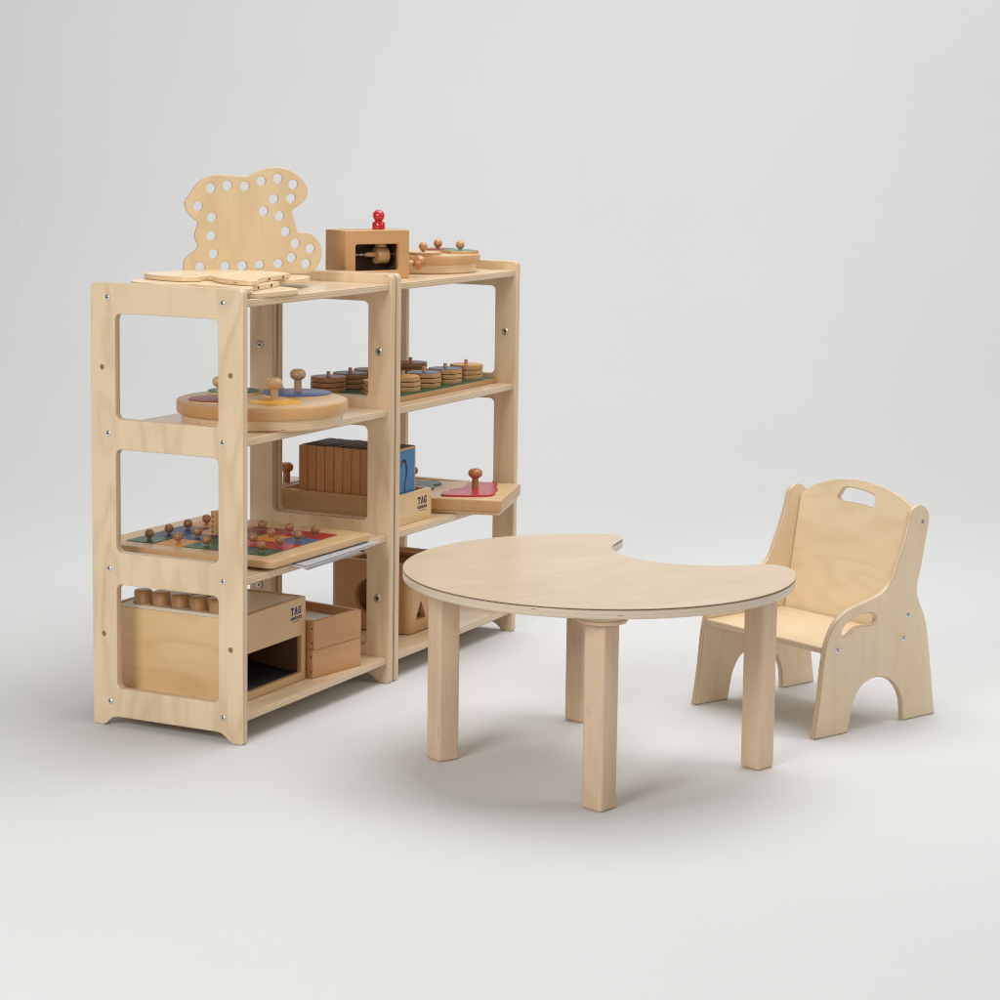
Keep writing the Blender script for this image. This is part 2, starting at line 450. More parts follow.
# ------------------------------------------------------------------ toddler chair
CH = thing('toddler_chair', 'small birch toddler armchair with hand slot in its rounded backrest', 'chair', (.6616, -1.0819, 0), -.4284)
side_out = [(0, 0), (.0045, .0232), (.0155, .0902), (.0228, .1603), (.0312, .2066), (.0429, .2347), (.0606, .2591), (.0891, .279), (.1189, .2885),
            (.1445, .2930), (.1788, .2999), (.2110, .3095), (.2345, .3248), (.2469, .3415), (.2560, .3620), (.2741, .3990), (.2861, .4297), (.2975, .4633),
            (.3030, .4850), (.3140, .4975), (.3310, .5021), (.3480, .4969), (.3615, .4851), (.3659, .4700), (.3615, .4407), (.3529, .4005), (.3420, .3490), (.3335, .3220),
            (.3335, .2950), (.3440, .2693), (.3592, .2430), (.3698, .2130), (.379, .1708), (.3889, .1159), (.4025, .033), (.4085, 0),
            (.2950, 0), (.2915, .0424), (.2794, .0724), (.2602, .0935), (.2391, .1067), (.2133, .1147), (.1930, .1152), (.1681, .1095),
            (.1486, .0984), (.1343, .0811), (.1229, .0569), (.1170, .0282), (.1110, 0)]
side_loop = smooth(side_out, 4, corners=(0, 35, 36, 48))
slot = smooth([(.0884, .2228), (.0807, .2328), (.0866, .2469), (.1074, .2595), (.1324, .268), (.1589, .2705), (.1848, .2671), (.1964, .2543), (.1916, .2424),
               (.1770, .2391), (.1469, .2408), (.1255, .2368), (.1047, .2253)], 4)
CT = .0148; CW = .3998
side_me = prism_mesh('side_panel', [side_loop, shrink(slot, .0016)], CT, .0038, 4)
for mm in (M['side_birch'], M['birch_edge']): side_me.materials.append(mm)
flat_screw_me = None
def flat_screw(parent, mat4):
    o = lathe('screw', [(0, .0010), (.0022, .0010), (.0024, .0022), (.0046, .0024), (.0066, .0016), (.0070, 0)], M['steel'], parent, mat4, 22)
    lathe('socket', [(0, .0), (.0021, .0), (.0021, .0013), (0, .0013)], M['socket'], parent, mat4, 12)
CF = lambda v: frame((0, v+CT, 0), (1, 0, 0), (0, 0, 1))       # local z points to -v
sp_right = put('side_panel', side_me, CH, CF(0)); sp_left = put('side_panel', side_me, CH, CF(CW-CT))
for u, z in ((.069, .1949), (.3015, .2477), (.2898, .1946), (.3396, .4616)):
    flat_screw(sp_right, T((u, z, CT-.0004)))
    flat_screw(sp_left, frame((u, z, .0004), (1, 0, 0), (0, -1, 0)))
IN = CW-2*CT-.001
seat = prism('seat', [rect(0, 0, .2570, IN, .002, 2)], .0142, [M['pale_birch_y'], M['birch_edge']], CH,
             Matrix.Translation((.0300, CT+.0005, .1908)) @ Matrix.Rotation(R(-.5), 4, 'Y'), .003, 3)
tl = Vector((.16494, 0, .9863))
back_pts = [(0, .272)] + [(.0171, .2862), (.0411, .2997), (.0745, .3127), (.1054, .3212), (.1216, .3240), (.1526, .3270), (.1847, .3280), (.2160, .327), (.2460, .3235), (.2780, .3165), (.3180, .3040), (.3530, .2860)] + [(IN, .272)]
arc_s = smooth(back_pts + [(IN, -.040), (0, -.040)], 4, corners=(0, 13, 14, 15))
bslot = [(CW-CT-a, b) for a, b in [(.2665, .2800), (.2629, .2900), (.2511, .3060), (.229, .3098), (.1971, .3085), (.1647, .3043), (.1475, .2959), (.1459, .2795), (.1548, .2690), (.1901, .2723), (.222, .2728), (.2539, .2721)]]
# local x runs from the left panel towards the right one, y up the tilted back, z towards the sitter
back = prism('backrest', [arc_s, shrink(smooth(bslot, 4), .0022)], .0146, [M['pale_birch'], M['birch_edge']], CH,
             frame((.2935+.0146*.9863, CW-CT-.0005, .208-.0146*.165), (0, -1, 0), tl), .0034, 4)
# ------------------------------------------------------------------ lacing boards on the first unit
bear_o = [ (-0.301, 0.0), (-0.301, 0.01359), (-0.299, 0.03339), (-0.287, 0.0472), (-0.273, 0.05705), (-0.267, 0.06694), (-0.273, 0.08081), (-0.2737, 0.09664), (-0.2689, 0.1124), (-0.2677, 0.1223), (-0.2808, 0.1322), (-0.2927, 0.148), (-0.2974, 0.1617), (-0.2958, 0.1735), (-0.2866, 0.1854), (-0.2766, 0.2012), (-0.2607, 0.219), (-0.2407, 0.2289), (-0.2168, 0.233), (-0.1927, 0.2312), (-0.1686, 0.2294), (-0.1485, 0.2295), (-0.1284, 0.2396), (-0.1081, 0.2468), (-0.0879, 0.2502), (-0.0676, 0.2495), (-0.0452, 0.2421), (-0.02476, 0.2283), (-0.01039, 0.2105), (-0.006233, 0.1925), (-0.01232, 0.1745), (-0.02661, 0.1625), (-0.04089, 0.1524), (-0.0429, 0.1424), (-0.03878, 0.1284), (-0.03465, 0.1144), (-0.02847, 0.09841), (-0.01412, 0.0984), (0.00437, 0.09356), (0.01882, 0.08028), (0.02713, 0.06215), (0.02722, 0.03999), (0.01988, 0.01987), (0.006743, 0.005832), (-0.0097, -0.0001146)]
bear_h = [ (-0.2368, 0.2014), (-0.1976, 0.2083), (-0.1566, 0.2065), (-0.1174, 0.2186), (-0.07771, 0.2248), (-0.04104, 0.2115), (-0.08778, 0.177), (-0.04626, 0.1784), (-0.1121, 0.1483), (-0.07348, 0.1376), (-0.05914, 0.1004), (-0.03536, 0.07236), (0.0003765, 0.06022), (-0.04469, 0.03948), (-0.009781, 0.02485), (-0.07653, 0.02518), (-0.1213, 0.0218), (-0.1626, 0.02001), (-0.203, 0.01902), (-0.2619, 0.01814), (-0.231, 0.04818), (-0.2358, 0.09065), (-0.2341, 0.1334), (-0.2668, 0.1598) ]
bb = thing('lacing_board', 'animal shaped lacing board with round holes standing upright on the shelf top', 'lacing board', (.53, .155, 1.0003), R(-46), 'lacing boards on top of the first unit')
prism('board', [smooth(bear_o, 3, corners=(0, len(bear_o)-1))] + [circle(x, z, .0114, 24) for x, z in bear_h], .0125, [M['bear_ply'], M['bear_edge']],
      bb, frame((0, .0125, 0), (1, 0, 0), (0, 0, 1)), .0018, 3)

def flat_board(label, pts, z, t, corners=(), holes=(), pegs=()):
    cx = sum(p[0] for p in pts)/len(pts); cy = sum(p[1] for p in pts)/len(pts)
    o = thing('lacing_board', label, 'lacing board', (cx, cy, z), 0, 'lacing boards on top of the first unit')
    b = prism('board', [smooth([(x-cx, y-cy) for x, y in pts], 4, corners)] + [circle(x-cx, y-cy, .0095, 20) for x, y in holes], t,
              [M['pale_birch'], M['flat_edge']], o, None, .0016, 2)  # paler than the standing board: light from above put into the colour
    for (x, y, dx, dy) in pegs:      # drilled end holes, seen as dark dots
        lathe('end_hole', [(0, .0), (.0030, 0), (.0030, .0012), (0, .0012)], M['dark_inside'], b,
              frame((x-cx, y-cy, t/2), (-dy, dx, 0), (0, 0, 1)), 14)
    return o
z0 = ZS[0]
flat_board('plain thin lacing board lowest in the stack, its rounded end at the shelf edge', [(.06, .02), (.15, .003), (.215, .003), (.245, .012), (.262, .035), (.28, .085), (.25, .14), (.13, .26), (.07, .24), (.045, .12)], z0+.0002, .0115)
flat_board('plain lacing board whose rounded end pokes out beneath the standing animal board', [(.33, .115), (.38, .09), (.44, .103), (.488, .13), (.500, .155), (.49, .185), (.46, .24), (.42, .34), (.36, .37), (.31, .36), (.285, .30), (.29, .20)], z0+.0122, .0113)
flat_board('lobed lacing board with two drilled end holes, second from the top of the stack',
           [(.078, .345), (.060, .300), (.055, .262), (.075, .225), (.088, .195), (.074, .158), (.068, .115), (.042, .062), (.030, .020), (.055, .012), (.112, .047), (.268, .078), (.276, .10), (.272, .25), (.262, .35), (.20, .385), (.125, .375)],
           z0+.0122, .0113, corners=(10, 11), pegs=[(.143, .0525, .18, -.98), (.222, .0682, .19, -.98)])
flat_board('lobed lacing board with round holes and two drilled end holes, topmost of the stack',
           [(.165, .372), (.128, .305), (.120, .245), (.142, .212), (.192, .222), (.187, .203), (.130, .140), (.100, .066), (.118, .040), (.205, .082), (.368, .110), (.402, .165), (.405, .260), (.385, .340), (.309, .378), (.225, .388)],
           z0+.0243, .0113, corners=(10,), holes=[(.17, .125), (.21, .12), (.25, .13), (.29, .14), (.33, .15), (.235, .19), (.18, .285), (.22, .32), (.265, .335), (.31, .33), (.35, .30), (.365, .22)],
           pegs=[(.245, .0885, .165, -.98), (.325, .1018, .165, -.98)])

# ------------------------------------------------------------------ crank box on the second unit
CB = thing('crank_toy', 'wooden crank box with dark window and red peg doll on top', 'crank toy', (.866, .072, z0+.0003), R(150))
# local: x runs left along the face, -y is behind the face ... face plane y=0, body extends to y=-.1
w, d_, h = .182, .100, .120
tk = .014
def grp(o): return o
FX = frame((0, 0, 0), (1, 0, 0), (0, 0, 1))                    # z -> -y
prism('front_panel', [rect(0, 0, w, h, .004, 4), rect(.030, .021, .153, .086, .005, 4)], tk, [M['beech_x'], M['beech_x']], CB, FX, .002, 3)
prism('back_panel', [rect(0, 0, w, h, .004, 4)], tk, [M['beech_x'], M['beech_x']], CB, FX @ T((0, 0, d_-tk)), .002, 3)
for xx in (0, w-tk): box('end_panel', (tk, d_-2*tk, h), M['beech_y'], CB, T((xx, -d_+tk, 0)), .002, 2)
box('top_panel', (w-2*tk, d_-2*tk, tk), M['beech_x'], CB, T((tk, -d_+tk, h-tk)), .001, 1)
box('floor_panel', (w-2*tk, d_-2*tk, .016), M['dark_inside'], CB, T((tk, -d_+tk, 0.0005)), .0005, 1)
box('shade_sheet', (w-2*tk-.002, .002, h-.032), M['dark_side'], CB, T((tk+.001, -d_+tk+.0005, .017)), 0)  # added dark sheet, paints the shade behind the window
for xx in (tk+.0006, w-tk-.0026): box('side_shade_sheet', (.002, d_-2*tk-.004, h-.034), M['dark_side'], CB, T((xx, -d_+tk+.003, .0168)), 0)  # added sheets that darken the end walls like inside shade
for k in range(9): lathe('spring_coil', [(.0048, 0), (.0068, .0006), (.0068, .0014), (.0048, .002)], M['nickel'], CB, frame((.100+k*.0034, -.048, .058), (0, 1, 0), (0, 0, 1)), 16)
ax = lathe('axle', [(0, 0), (.0042, 0), (.0042, w-tk+.030), (0, w-tk+.030)], M['nickel'], CB, frame((-.026, -.048, .058), (0, 1, 0), (0, 0, 1)), 20)
lathe('cam', [(0, 0), (.0195, 0), (.021, .0015), (.021, .0305), (.0195, .032), (0, .032)], M['beech_z'], CB, frame((.038, -.048, .055), (0, 1, 0), (0, 0, 1)), 32)
lathe('sleeve', [(.0, 0), (.0065, 0), (.0065, .028), (0, .028)], M['beech_z'], CB, frame((.0705, -.048, .058), (0, 1, 0), (0, 0, 1)), 20)
lathe('push_rod', [(0, 0), (.015, 0), (.015, .012), (.006, .013), (.006, .044), (0, .044)], M['knob_pale'], CB, T((.0545, -.048, .0765)), 24)
lathe('crank_disc', [(0, 0), (.022, 0), (.025, .003), (.025, .010), (.021, .0135), (0, .0135)], M['beech_z'], CB, frame((-.0003, -.044, .046), (0, -1, 0), (0, 0, 1)), 32)
lathe('crank_pin', [(0, 0), (.0055, 0), (.0055, .016), (0, .016)], M['knob_pale'], CB, frame((-.0130, -.028, .037), (0, -1, 0), (0, 0, 1)), 20)
lathe('crank_knob', [(0, 0), (.008, 0), (.010, .003), (.0165, .006), (.0190, .011), (.0190, .019), (.0165, .025), (.009, .028), (0, .0285)], M['knob_warm'], CB,
      frame((-.0280, -.024, .036), (0, -1, 0), (0, 0, 1)), 32)
lathe('peg_doll', [(0, 0), (.0150, 0), (.0160, .002), (.0160, .0135), (.0140, .0180), (.0095, .0200)] +
      [(.0150*math.sin(R(a)), .0335-.0150*math.cos(R(a))) for a in range(40, 181, 10)] + [(0, .0486)], M['red_gloss'], CB, T((.0605, -.048, h+.0003)), 32)

# ------------------------------------------------------------------ round boards with knobbed discs
def round_board(name, label, x, y, z, R1, R2, h1, h2):
    o = thing(name, label, 'round puzzle', (x, y, z))
    lathe('turning_base', [(0, 0), (R2-.003, 0), (R2, .003), (R2, h1*.55), (R2+.002, h1-.001), (R2+.002, h1), (0, h1)], M['flat_edge'], o, T((0, 0, .0003)), 96)
    lathe('top_veneer', [(0, h2-.0005), (R1-.006, h2-.0005), (R1-.0065, h2+.0005), (0, h2+.0005)], M['tray_top'], o, T((0, 0, .0006)), 96)
    lathe('tray', [(0, h1), (R1-.004, h1), (R1-.001, h1+.0015), (R1, h1+.004), (R1, h2-.0045), (R1-.0012, h2-.0013), (R1-.0045, h2), (0, h2)], M['tray'] , o, T((0, 0, .0006)), 96)
    return o
M['tray'] = wood('beech_tray_rim', (.58, .34, .15), (.50, .27, .10), 'z', figure=.3, fibre=.5, rough=.36)
M['tray_top'] = wood('pale_tray_top', (.64, .47, .29), (.56, .38, .21), 'x', figure=.4, fibre=.4, rough=.4)
def mushroom(s=1.0, r=.0088, hr=.019, stem=.026, head=.026):
    p = [(0, 0), (r, 0), (r, stem)]
    n = 12
    for k in range(n+1):
        a = math.pi*k/n
        e = .72
        rr = hr*(abs(math.sin(a))**e); zz = stem+head/2-head/2*math.cos(a)
        if k == 0: rr = r
        p.append((max(rr, 0 if k == n else r*.9), zz) if k < n else (0, zz))
    return [(a*s, b*s) for a, b in p]
def knob_disc(label, x, y, z, r, mat, knob, kmat, t=.008, edge=None, kofs=(0, 0), group=None):
    o = thing('knob_disc', label, 'puzzle piece', (x, y, z), 0, group)
    d = lathe('disc', [(0, 0), (r, 0), (r, t-.002), (0, t-.002)], edge or M['box_ply'], o, None, 64)
    lathe('colour_face', [(0, 0), (r-.0004, 0), (r-.0004, .0018), (r-.0012, .0022), (0, .0022)], mat, o, T((0, 0, t-.002)), 64)
    if knob: lathe('knob', knob, kmat, o, T((kofs[0], kofs[1], t)), 28)
    return o
round_board('round_puzzle_board', 'large round wooden puzzle turntable on the second shelf with four knobbed discs', .2942, .1376, ZS[1], .1957, .1842, .0249, .0537)
zt = ZS[1]+.0537+.0008
g1 = 'coloured knob discs of the round turntable'
knob_disc('yellow disc with pale mushroom knob on the round turntable', .2315, .0640, zt, .0585, M['yellow'], mushroom(1.0), M['knob_pale'], .0050, kofs=(.012, .010), group=g1)
knob_disc('blue disc with pale mushroom knob on the round turntable', .3955, .1100, zt, .0820, M['blue'], mushroom(1.0), M['knob_pale'], .0062, kofs=(.024, .010), group=g1)
knob_disc('dusky red disc with its knob half hidden behind the shelf post', .2000, .1990, zt, .0650, M['dusky'], mushroom(.95), M['knob_pale'], .0050, kofs=(.016, .002), group=g1)
knob_disc('green disc at the rear of the round turntable', .3550, .2560, zt, .0600, M['teal'], None, None, .0060, group=g1)

# round puzzle on the second unit top
RB = (1.1500, .197)
round_board('round_puzzle_board', 'round wooden puzzle board on top of the second unit beside the crank box', RB[0], RB[1], z0, .158, .148, .0237, .0467)
zt = z0+.0467+.0008
def ball_piece(label, x, y, z, r, mat, poly=None):
    o = thing('knob_piece', label, 'puzzle piece', (x, y, z), 0, 'ball knob pieces of the small round puzzle')
    if poly: prism('piece', [poly], .0085, [mat, M['beech_x']], o, None, .0006, 1)
    else:
        lathe('disc', [(0, 0), (r, 0), (r, .0070), (0, .0070)], M['beech_z'], o, None, 48)
        lathe('colour_face', [(0, 0), (r-.0004, 0), (r-.0010, .0016), (0, .0016)], mat, o, T((0, 0, .0069)), 48)
    lathe('knob', [(.004, 0), (.004, .004)] + sphere_prof(.0115, .002)[2:], M['ball_pale'], o, T((0, 0, .0084)), 24)
M['ball_pale'] = wood('orange_varnished_ball', (.55, .26, .10), (.45, .19, .07), 'z', figure=.4, fibre=.4, rough=.3, coat=.4)
ball_piece('natural wood puzzle piece with ball knob nearest the crank knob', 1.058, .137, zt, .046, M['tray_top'])
ball_piece('dusky red puzzle piece with ball knob at the back of the round board', 1.222, .182, zt, .046, M['maroon'])
ball_piece('teal puzzle piece with ball knob at the right of the round board', 1.192, .100, zt, .042, M['teal'], [(.044*math.cos(a)*(1+.10*math.cos(6*a)), .044*math.sin(a)*(1+.10*math.cos(6*a))) for a in [2*math.pi*k/60 for k in range(60)]])

# ------------------------------------------------------------------ stacking sorter on the second unit
z2 = ZS[1]
SB = thing('stacking_board', 'long wooden peg board with green top under the disc stacks', 'stacking toy', (.742, .056, z2+.0003))
prism('base', [rect(0, 0, .582, .280, .003, 3)], .0125, [M['beech_x'], M['beech_x']], SB, None, .0012, 2)
prism('green_top', [rect(.002, .002, .580, .278, .002, 3)], .0010, [M['green'], M['green']], SB, T((0, 0, .0125)), .0003, 1)
STK = []
fx = [.805, .922, 1.034, 1.150, 1.268]; bx = [.807, .915, 1.022, 1.128, 1.234]
for k in range(5): STK.append((fx[k], .118, 'octagon', ['orange', 'yellow', 'blue', 'blue', 'yellow'][k], k, 'front'))
for k in range(5): STK.append((bx[k], .268, 'round', ['maroon', 'navy', 'maroon', 'navy', 'maroon'][k], k, 'back'))
# only the stacks the photograph shows
DISC_MATS = dict(orange=M['orange'], yellow=M['yellow'], blue=M['blue'], maroon=M['maroon'], navy=M['navy'])
where = {('front', 0): 'behind the far post of the first unit', ('front', 1): 'just right of the middle posts', ('front', 2): 'second right of the middle posts',
         ('front', 3): 'third right of the middle posts', ('front', 4): 'at the right end of the green board',
         ('back', 0): 'leftmost of all, beyond the turntable', ('back', 1): 'second from the left in the back row', ('back', 2): 'half hidden by the post',
         ('back', 4): 'at the right end of the back row'}
colname = dict(orange='orange', yellow='natural yellow', blue='blue', maroon='dusky red', navy='dark blue')
lev = ['bottom', 'middle', 'top']
zb = z2+.0003+.0125+.0011
for x, y, shape, c, k, row in STK:
    if (row, k) not in where: continue
    lathe('peg', [(0, 0), (.0050, 0), (.0050, .0490), (.0042, .0505), (0, .0505)], M['knob_warm'] if row == 'back' else M['knob_pale'], SB, T((x-.742, y-.056, .0135)), 16)
    for i in range(3):
        r = .0445 if row == 'back' else .0425
        a0 = random.uniform(-.12, .12)+math.pi/8
        o = thing('stacking_disc', '%s disc of the %s topped stack %s' % (lev[i], colname[c], where[(row, k)]), 'stacking disc',
                  (x+random.uniform(-.001, .001), y+random.uniform(-.001, .001), zb+i*.0128), a0, 'discs stacked on the green board')
        if shape == 'round': ol = circle(0, 0, r, 48)
        else: ol = rounded([(r*1.06*math.cos(2*math.pi*q/8), r*1.06*math.sin(2*math.pi*q/8)) for q in range(8)], .010, 4)
        prism('disc', [ol, circle(0, 0, .0056, 16)], .0112, [M['slab_x'], M['slab_x']] if shape == 'round' else [M['beech_x'], M['beech_x']], o, None, .0010, 2)
        if i == 2: prism('colour_face', [[(a*.985, b*.985) for a, b in ol], circle(0, 0, .0056, 16)], .0009, [DISC_MATS[c], DISC_MATS[c]], o, T((0, 0, .0112)), .0002, 1)

# ------------------------------------------------------------------ colour knob puzzle on the first unit
z3 = ZS[2]
PB = [(.108, -.006), (.540, -.014), (.556, .470), (.112, .488)]
pz = z3+.0066
P0 = Vector((.108, -.004))
PZ = thing('knob_puzzle_board', 'flat wooden puzzle board inlaid with coloured squares on the third shelf', 'puzzle board', (.108, -.006, pz), 0)
ol = rounded([(x-.108, y+.006) for x, y in PB], .018, 6)
prism('board', [ol], .0165, [M['box_ply'], M['box_front']], PZ, None, .0025, 3)
CX = [.200, .279, .357, .436]; CY = [.081, .153, .228, .306, .386]
cols = {  # (column, row from the front)
    (0, 4): 'green', (1, 4): 'navy', (2, 4): 'navy', (3, 4): 'orange',
    (0, 3): 'orange', (1, 3): 'navy', (2, 3): 'orange', (3, 3): 'orange',
    (0, 2): 'green', (1, 2): 'green', (2, 2): 'green', (3, 2): 'maroon2',
    (0, 1): 'navy', (1, 1): 'red', (2, 1): 'orange2', (3, 1): 'red',
    (0, 0): 'green', (1, 0): 'red', (2, 0): 'blue', (3, 0): 'red'}
M['maroon2'] = plain('deep_red_laminate', (.30, .035, .045), .35); M['orange2'] = plain('amber_laminate', (.74, .33, .03), .35)
nm = dict(green='green', navy='dark blue', orange='orange', orange2='amber', red='red', maroon2='deep red', blue='bright blue')
rown = ['front row', 'second row', 'third row', 'fourth row', 'back row']; coln = ['first column', 'second column', 'third column', 'last column']
for (i, j), c in sorted(cols.items()):
    o = thing('knob_tile', '%s square tile with ball knob, %s, %s of the puzzle board' % (nm[c], rown[j], coln[i]), 'puzzle piece', (CX[i], CY[j], pz+.0167), 0, 'coloured tiles of the knob puzzle')
    prism('tile', [rect(-.0388, -.0372, .0388, .0372, .001, 2)], .0014, [M[c], M[c]], o, None, .0003, 1)
    lathe('knob', [(0, 0), (.0046, 0), (.0040, .0035)] + sphere_prof(.0108, .0025)[2:], M['ball'], o, T((0, 0, .0014)), 24)
# small upright block among the knobs
dm = thing('dotted_block', 'small upright brown wooden block with dark dots standing on the tile puzzle', 'wooden block', (.3135, .2860, pz+.0167+.0016), R(-20))
db = box('block', (.050, .016, .058), M['beech_y'], dm, T((-.003, -.010, 0)), .002, 2)
for zz in (.010, .022, .034, .046): lathe('dot', [(0, 0), (.0022, 0), (.0022, .0006), (0, .0006)], M['dark_inside'], db, frame((-.0001, .006, zz), (0, -1, 0), (0, 0, 1)), 12)

# papers hanging out below the puzzle board
def sheet(name, label, x0, x1, y0, y1, z, sag, n, rot=0, t=.0004, roll=.0, mats=None, parent=None, group=None):
    bm = bmesh.new(); rows = []
    for k in range(n+1):
        f = k/n; y = y1+(y0-y1)*f
        dz = -sag*max(0, (f-.72)/.28)**1.6
        rows.append([bm.verts.new((x, y, z+dz+roll*g)) for x, g in ((x0, 0), ((x0+x1)/2, .5), (x1, 1))])
    for a, b in zip(rows, rows[1:]):
        for q in range(2): bm.faces.new((a[q], a[q+1], b[q+1], b[q]))
    r = bmesh.ops.solidify(bm, geom=bm.faces[:], thickness=t)
    bmesh.ops.recalc_face_normals(bm, faces=bm.faces[:])
    me = bpy.data.meshes.new(name); bm.to_mesh(me); bm.free(); finish(me)
    o = link(name, me, [M['paper']] if mats is None else mats, parent, Matrix.Rotation(rot, 4, 'Z'))
    if label: tag(o, label, 'paper', group)
    return o
bk = thing('paper_booklet', 'folded white paper booklet sticking out under the tile puzzle board', 'booklet', (0, 0, z3+.0004))
sheet('cover', None, .197, .530, -.044, .22, .0008, .0040, 14, R(1.6), .0006, .0005, None, bk)
sheet('page', None, .203, .535, -.042, .22, .0026, .0034, 14, R(1.5), .0006, .0005, [M['paper_grey']], bk)
sheet('page', None, .206, .540, -.040, .22, .0040, .0028, 14, R(1.4), .0011, .0003, None, bk)
lp = thing('paper_sheet', 'loose white sheet drooping below the booklet at the third shelf edge', 'paper', (0, 0, z3))
sheet('sheet', None, .215, .470, -.036, .15, .0003, .0110, 14, R(1.2), .0004, 0, None, lp)

# ------------------------------------------------------------------ rack of story boards on the second unit
RK = thing('board_rack', 'open wooden tray with navy lettering holding a row of picture boards', 'rack', (.718, .038, z3+.0003))
rw, rd, rh, rt = .213, .330, .0765, .012
prism('front_panel', [rect(0, 0, rw, rh, .004, 4)], rt, [M['box_ply'], M['bear_ply']], RK, frame((0, rt, 0), (1, 0, 0), (0, 0, 1)), .0015, 2)
prism('back_panel', [rect(0, 0, rw, rh, .004, 4)], rt, [M['box_ply'], M['bear_ply']], RK, frame((0, rd, 0), (1, 0, 0), (0, 0, 1)), .0015, 2)
for xx in (0, rw-rt): prism('end_panel', [rect(rt, 0, rd-rt, rh, 0)], rt, [M['rack_end'], M['rack_end']], RK, frame((xx, 0, 0), *UPRIGHT_YZ), .0015, 2)
box('floor_panel', (rw-2*rt, rd-2*rt, .008), M['box_ply'], RK, T((rt, rt, .0004)), .0005, 1)
fp = [c for c in COL.objects if c.parent == RK and c.name.startswith('front_panel')][0]

LET = {  # bold slanted letters in a 1 x 1 cell
 'T': [[(0, .74), (0, 1), (1, 1), (1, .74), (.68, .74), (.68, 0), (.34, 0), (.34, .74)]],
 'A': [[(0, 0), (.34, 1), (.70, 1), (1.02, 0), (.68, 0), (.52, .62), (.36, 0)]],
 'G': [[(.98, .78), (.86, .98), (.34, 1), (.04, .78), (0, .26), (.2, .03), (.62, 0), (.98, .12), (1, .56), (.52, .56), (.52, .38), (.68, .38), (.68, .24), (.42, .24), (.34, .36), (.36, .68), (.5, .76), (.68, .70)]]}
def logo(parent, x, y, z, w, sgn=1):
    """two-line navy mark in the parent's local xy: three letters, a band of small lettering and a hairline"""
    lw = w*.30; hh = w*.40
    for k, ch in enumerate('TAG'):
        for lp_ in LET[ch]:
            pts = [(x+k*w*.345+p[0]*lw+p[1]*w*.03, y+w*.34+p[1]*hh) for p in lp_]
            me = prism_mesh('letter', [pts], .0004, .00005, 0)
            link('letter', me, [M['logo'], M['logo']], parent, T((0, 0, z)))
    pts = [(x-w*.0, y+w*.10), (x+w*1.02, y+w*.10), (x+w*1.04, y+w*.25), (x+w*.02, y+w*.25)]
    band = link('wordmark_band', prism_mesh('wordmark_band', [pts], .0004, .00005, 0), [M['logo'], M['logo']], parent, T((0, 0, z)))
    for q in range(9):
        xx = x+w*(.07+q*.105)
        link('small_letter', prism_mesh('small_letter', [rect(xx, y+w*.145, xx+w*.045, y+w*.205)], .0002, .00002, 0), [M['beech_x'], M['beech_x']], band, T((0, 0, .0003)))
    pts = [(x+w*.16, y-w*.012), (x+w*.88, y-w*.012), (x+w*.88, y+w*.018), (x+w*.16, y+w*.018)]
    link('hairline', prism_mesh('hairline', [pts], .0003, .00005, 0), [M['logo'], M['logo']], parent, T((0, 0, z)))
logo(fp, .140, .0255, rt-.00005, .047)
lathe('nail_head', [(0, 0), (.0028, 0), (.0022, .0006), (0, .0006)], M['nickel'], fp, T((.2065, .052, rt-.0002)), 14)

sy0, pitch = .0552, .0254
for k in range(10):
    y = sy0+k*pitch
    lab = 'picture board with sky blue face and black curved line, frontmost in the rack' if k == 0 else \
          ('rearmost upright wooden picture board in the rack, at the knob' if k == 9 else 'upright wooden picture board with black top, number %d behind the blue one' % k)
    o = thing('picture_board', lab, 'picture board', (.7302, y, z3+.0090), 0, 'picture boards lined up in the rack')
    ww = .1475
    zt_ = .180+random.uniform(-.0006, .0006)
    box('frame', (ww, .0235, zt_), M['slab'], o, T((0, 0, 0)), .0012, 2)
    box('top_strip', (ww-.012, .0205, .0012), M['black'], o, T((.010, .0015, zt_-.0002)), .0003, 1)
    if k == 0:
        pf = prism('picture_face', [rect(.004, .002, ww-.007, zt_-.006, .001, 2)], .0010, [M['sky_blue'], M['sky_blue']], o, frame((0, 0, 0), (1, 0, 0), (0, 0, 1)), .0003, 1)
        cu = [(.068, .135), (.078, .148), (.090, .1465), (.0975, .132), (.098, .112), (.092, .095), (.089, .078), (.094, .062), (.1005, .055)]
        wid = [.0015, .0030, .0042, .0042, .0036, .0030, .0026, .0022, .0012]
        a = []; b_ = []
        for q, (p, wq) in enumerate(zip(cu, wid)):
            t0 = Vector(cu[min(q+1, len(cu)-1)])-Vector(cu[max(q-1, 0)]); nrm = Vector((-t0.y, t0.x)).normalized()
            a.append(tuple(Vector(p)+nrm*wq)); b_.append(tuple(Vector(p)-nrm*wq))
        link('black_curve', prism_mesh('black_curve', [smooth(a+b_[::-1], 4)], .0004, .00005, 0), [M['black'], M['black']], pf, T((0, 0, .0008)))
# small knobbed board behind the rack
KB = thing('knob_box', 'pale wooden knob board peeping out behind the picture board rack', 'puzzle board', (.745, .3745, z3+.0003), 0)
kb = box('board', (.150, .085, .0790), M['pale_panel'], KB, None, .002, 2)
lathe('knob', mushroom(1.0, .0092, .0175, .026, .026), M['knob_warm'], KB, T((.052, .010, .0788)), 28)
lathe('peg_hole', [(0, 0), (.003, 0), (.003, .0005), (0, .0005)], M['dark_inside'], KB, T((.03, .035, .0789)), 12)

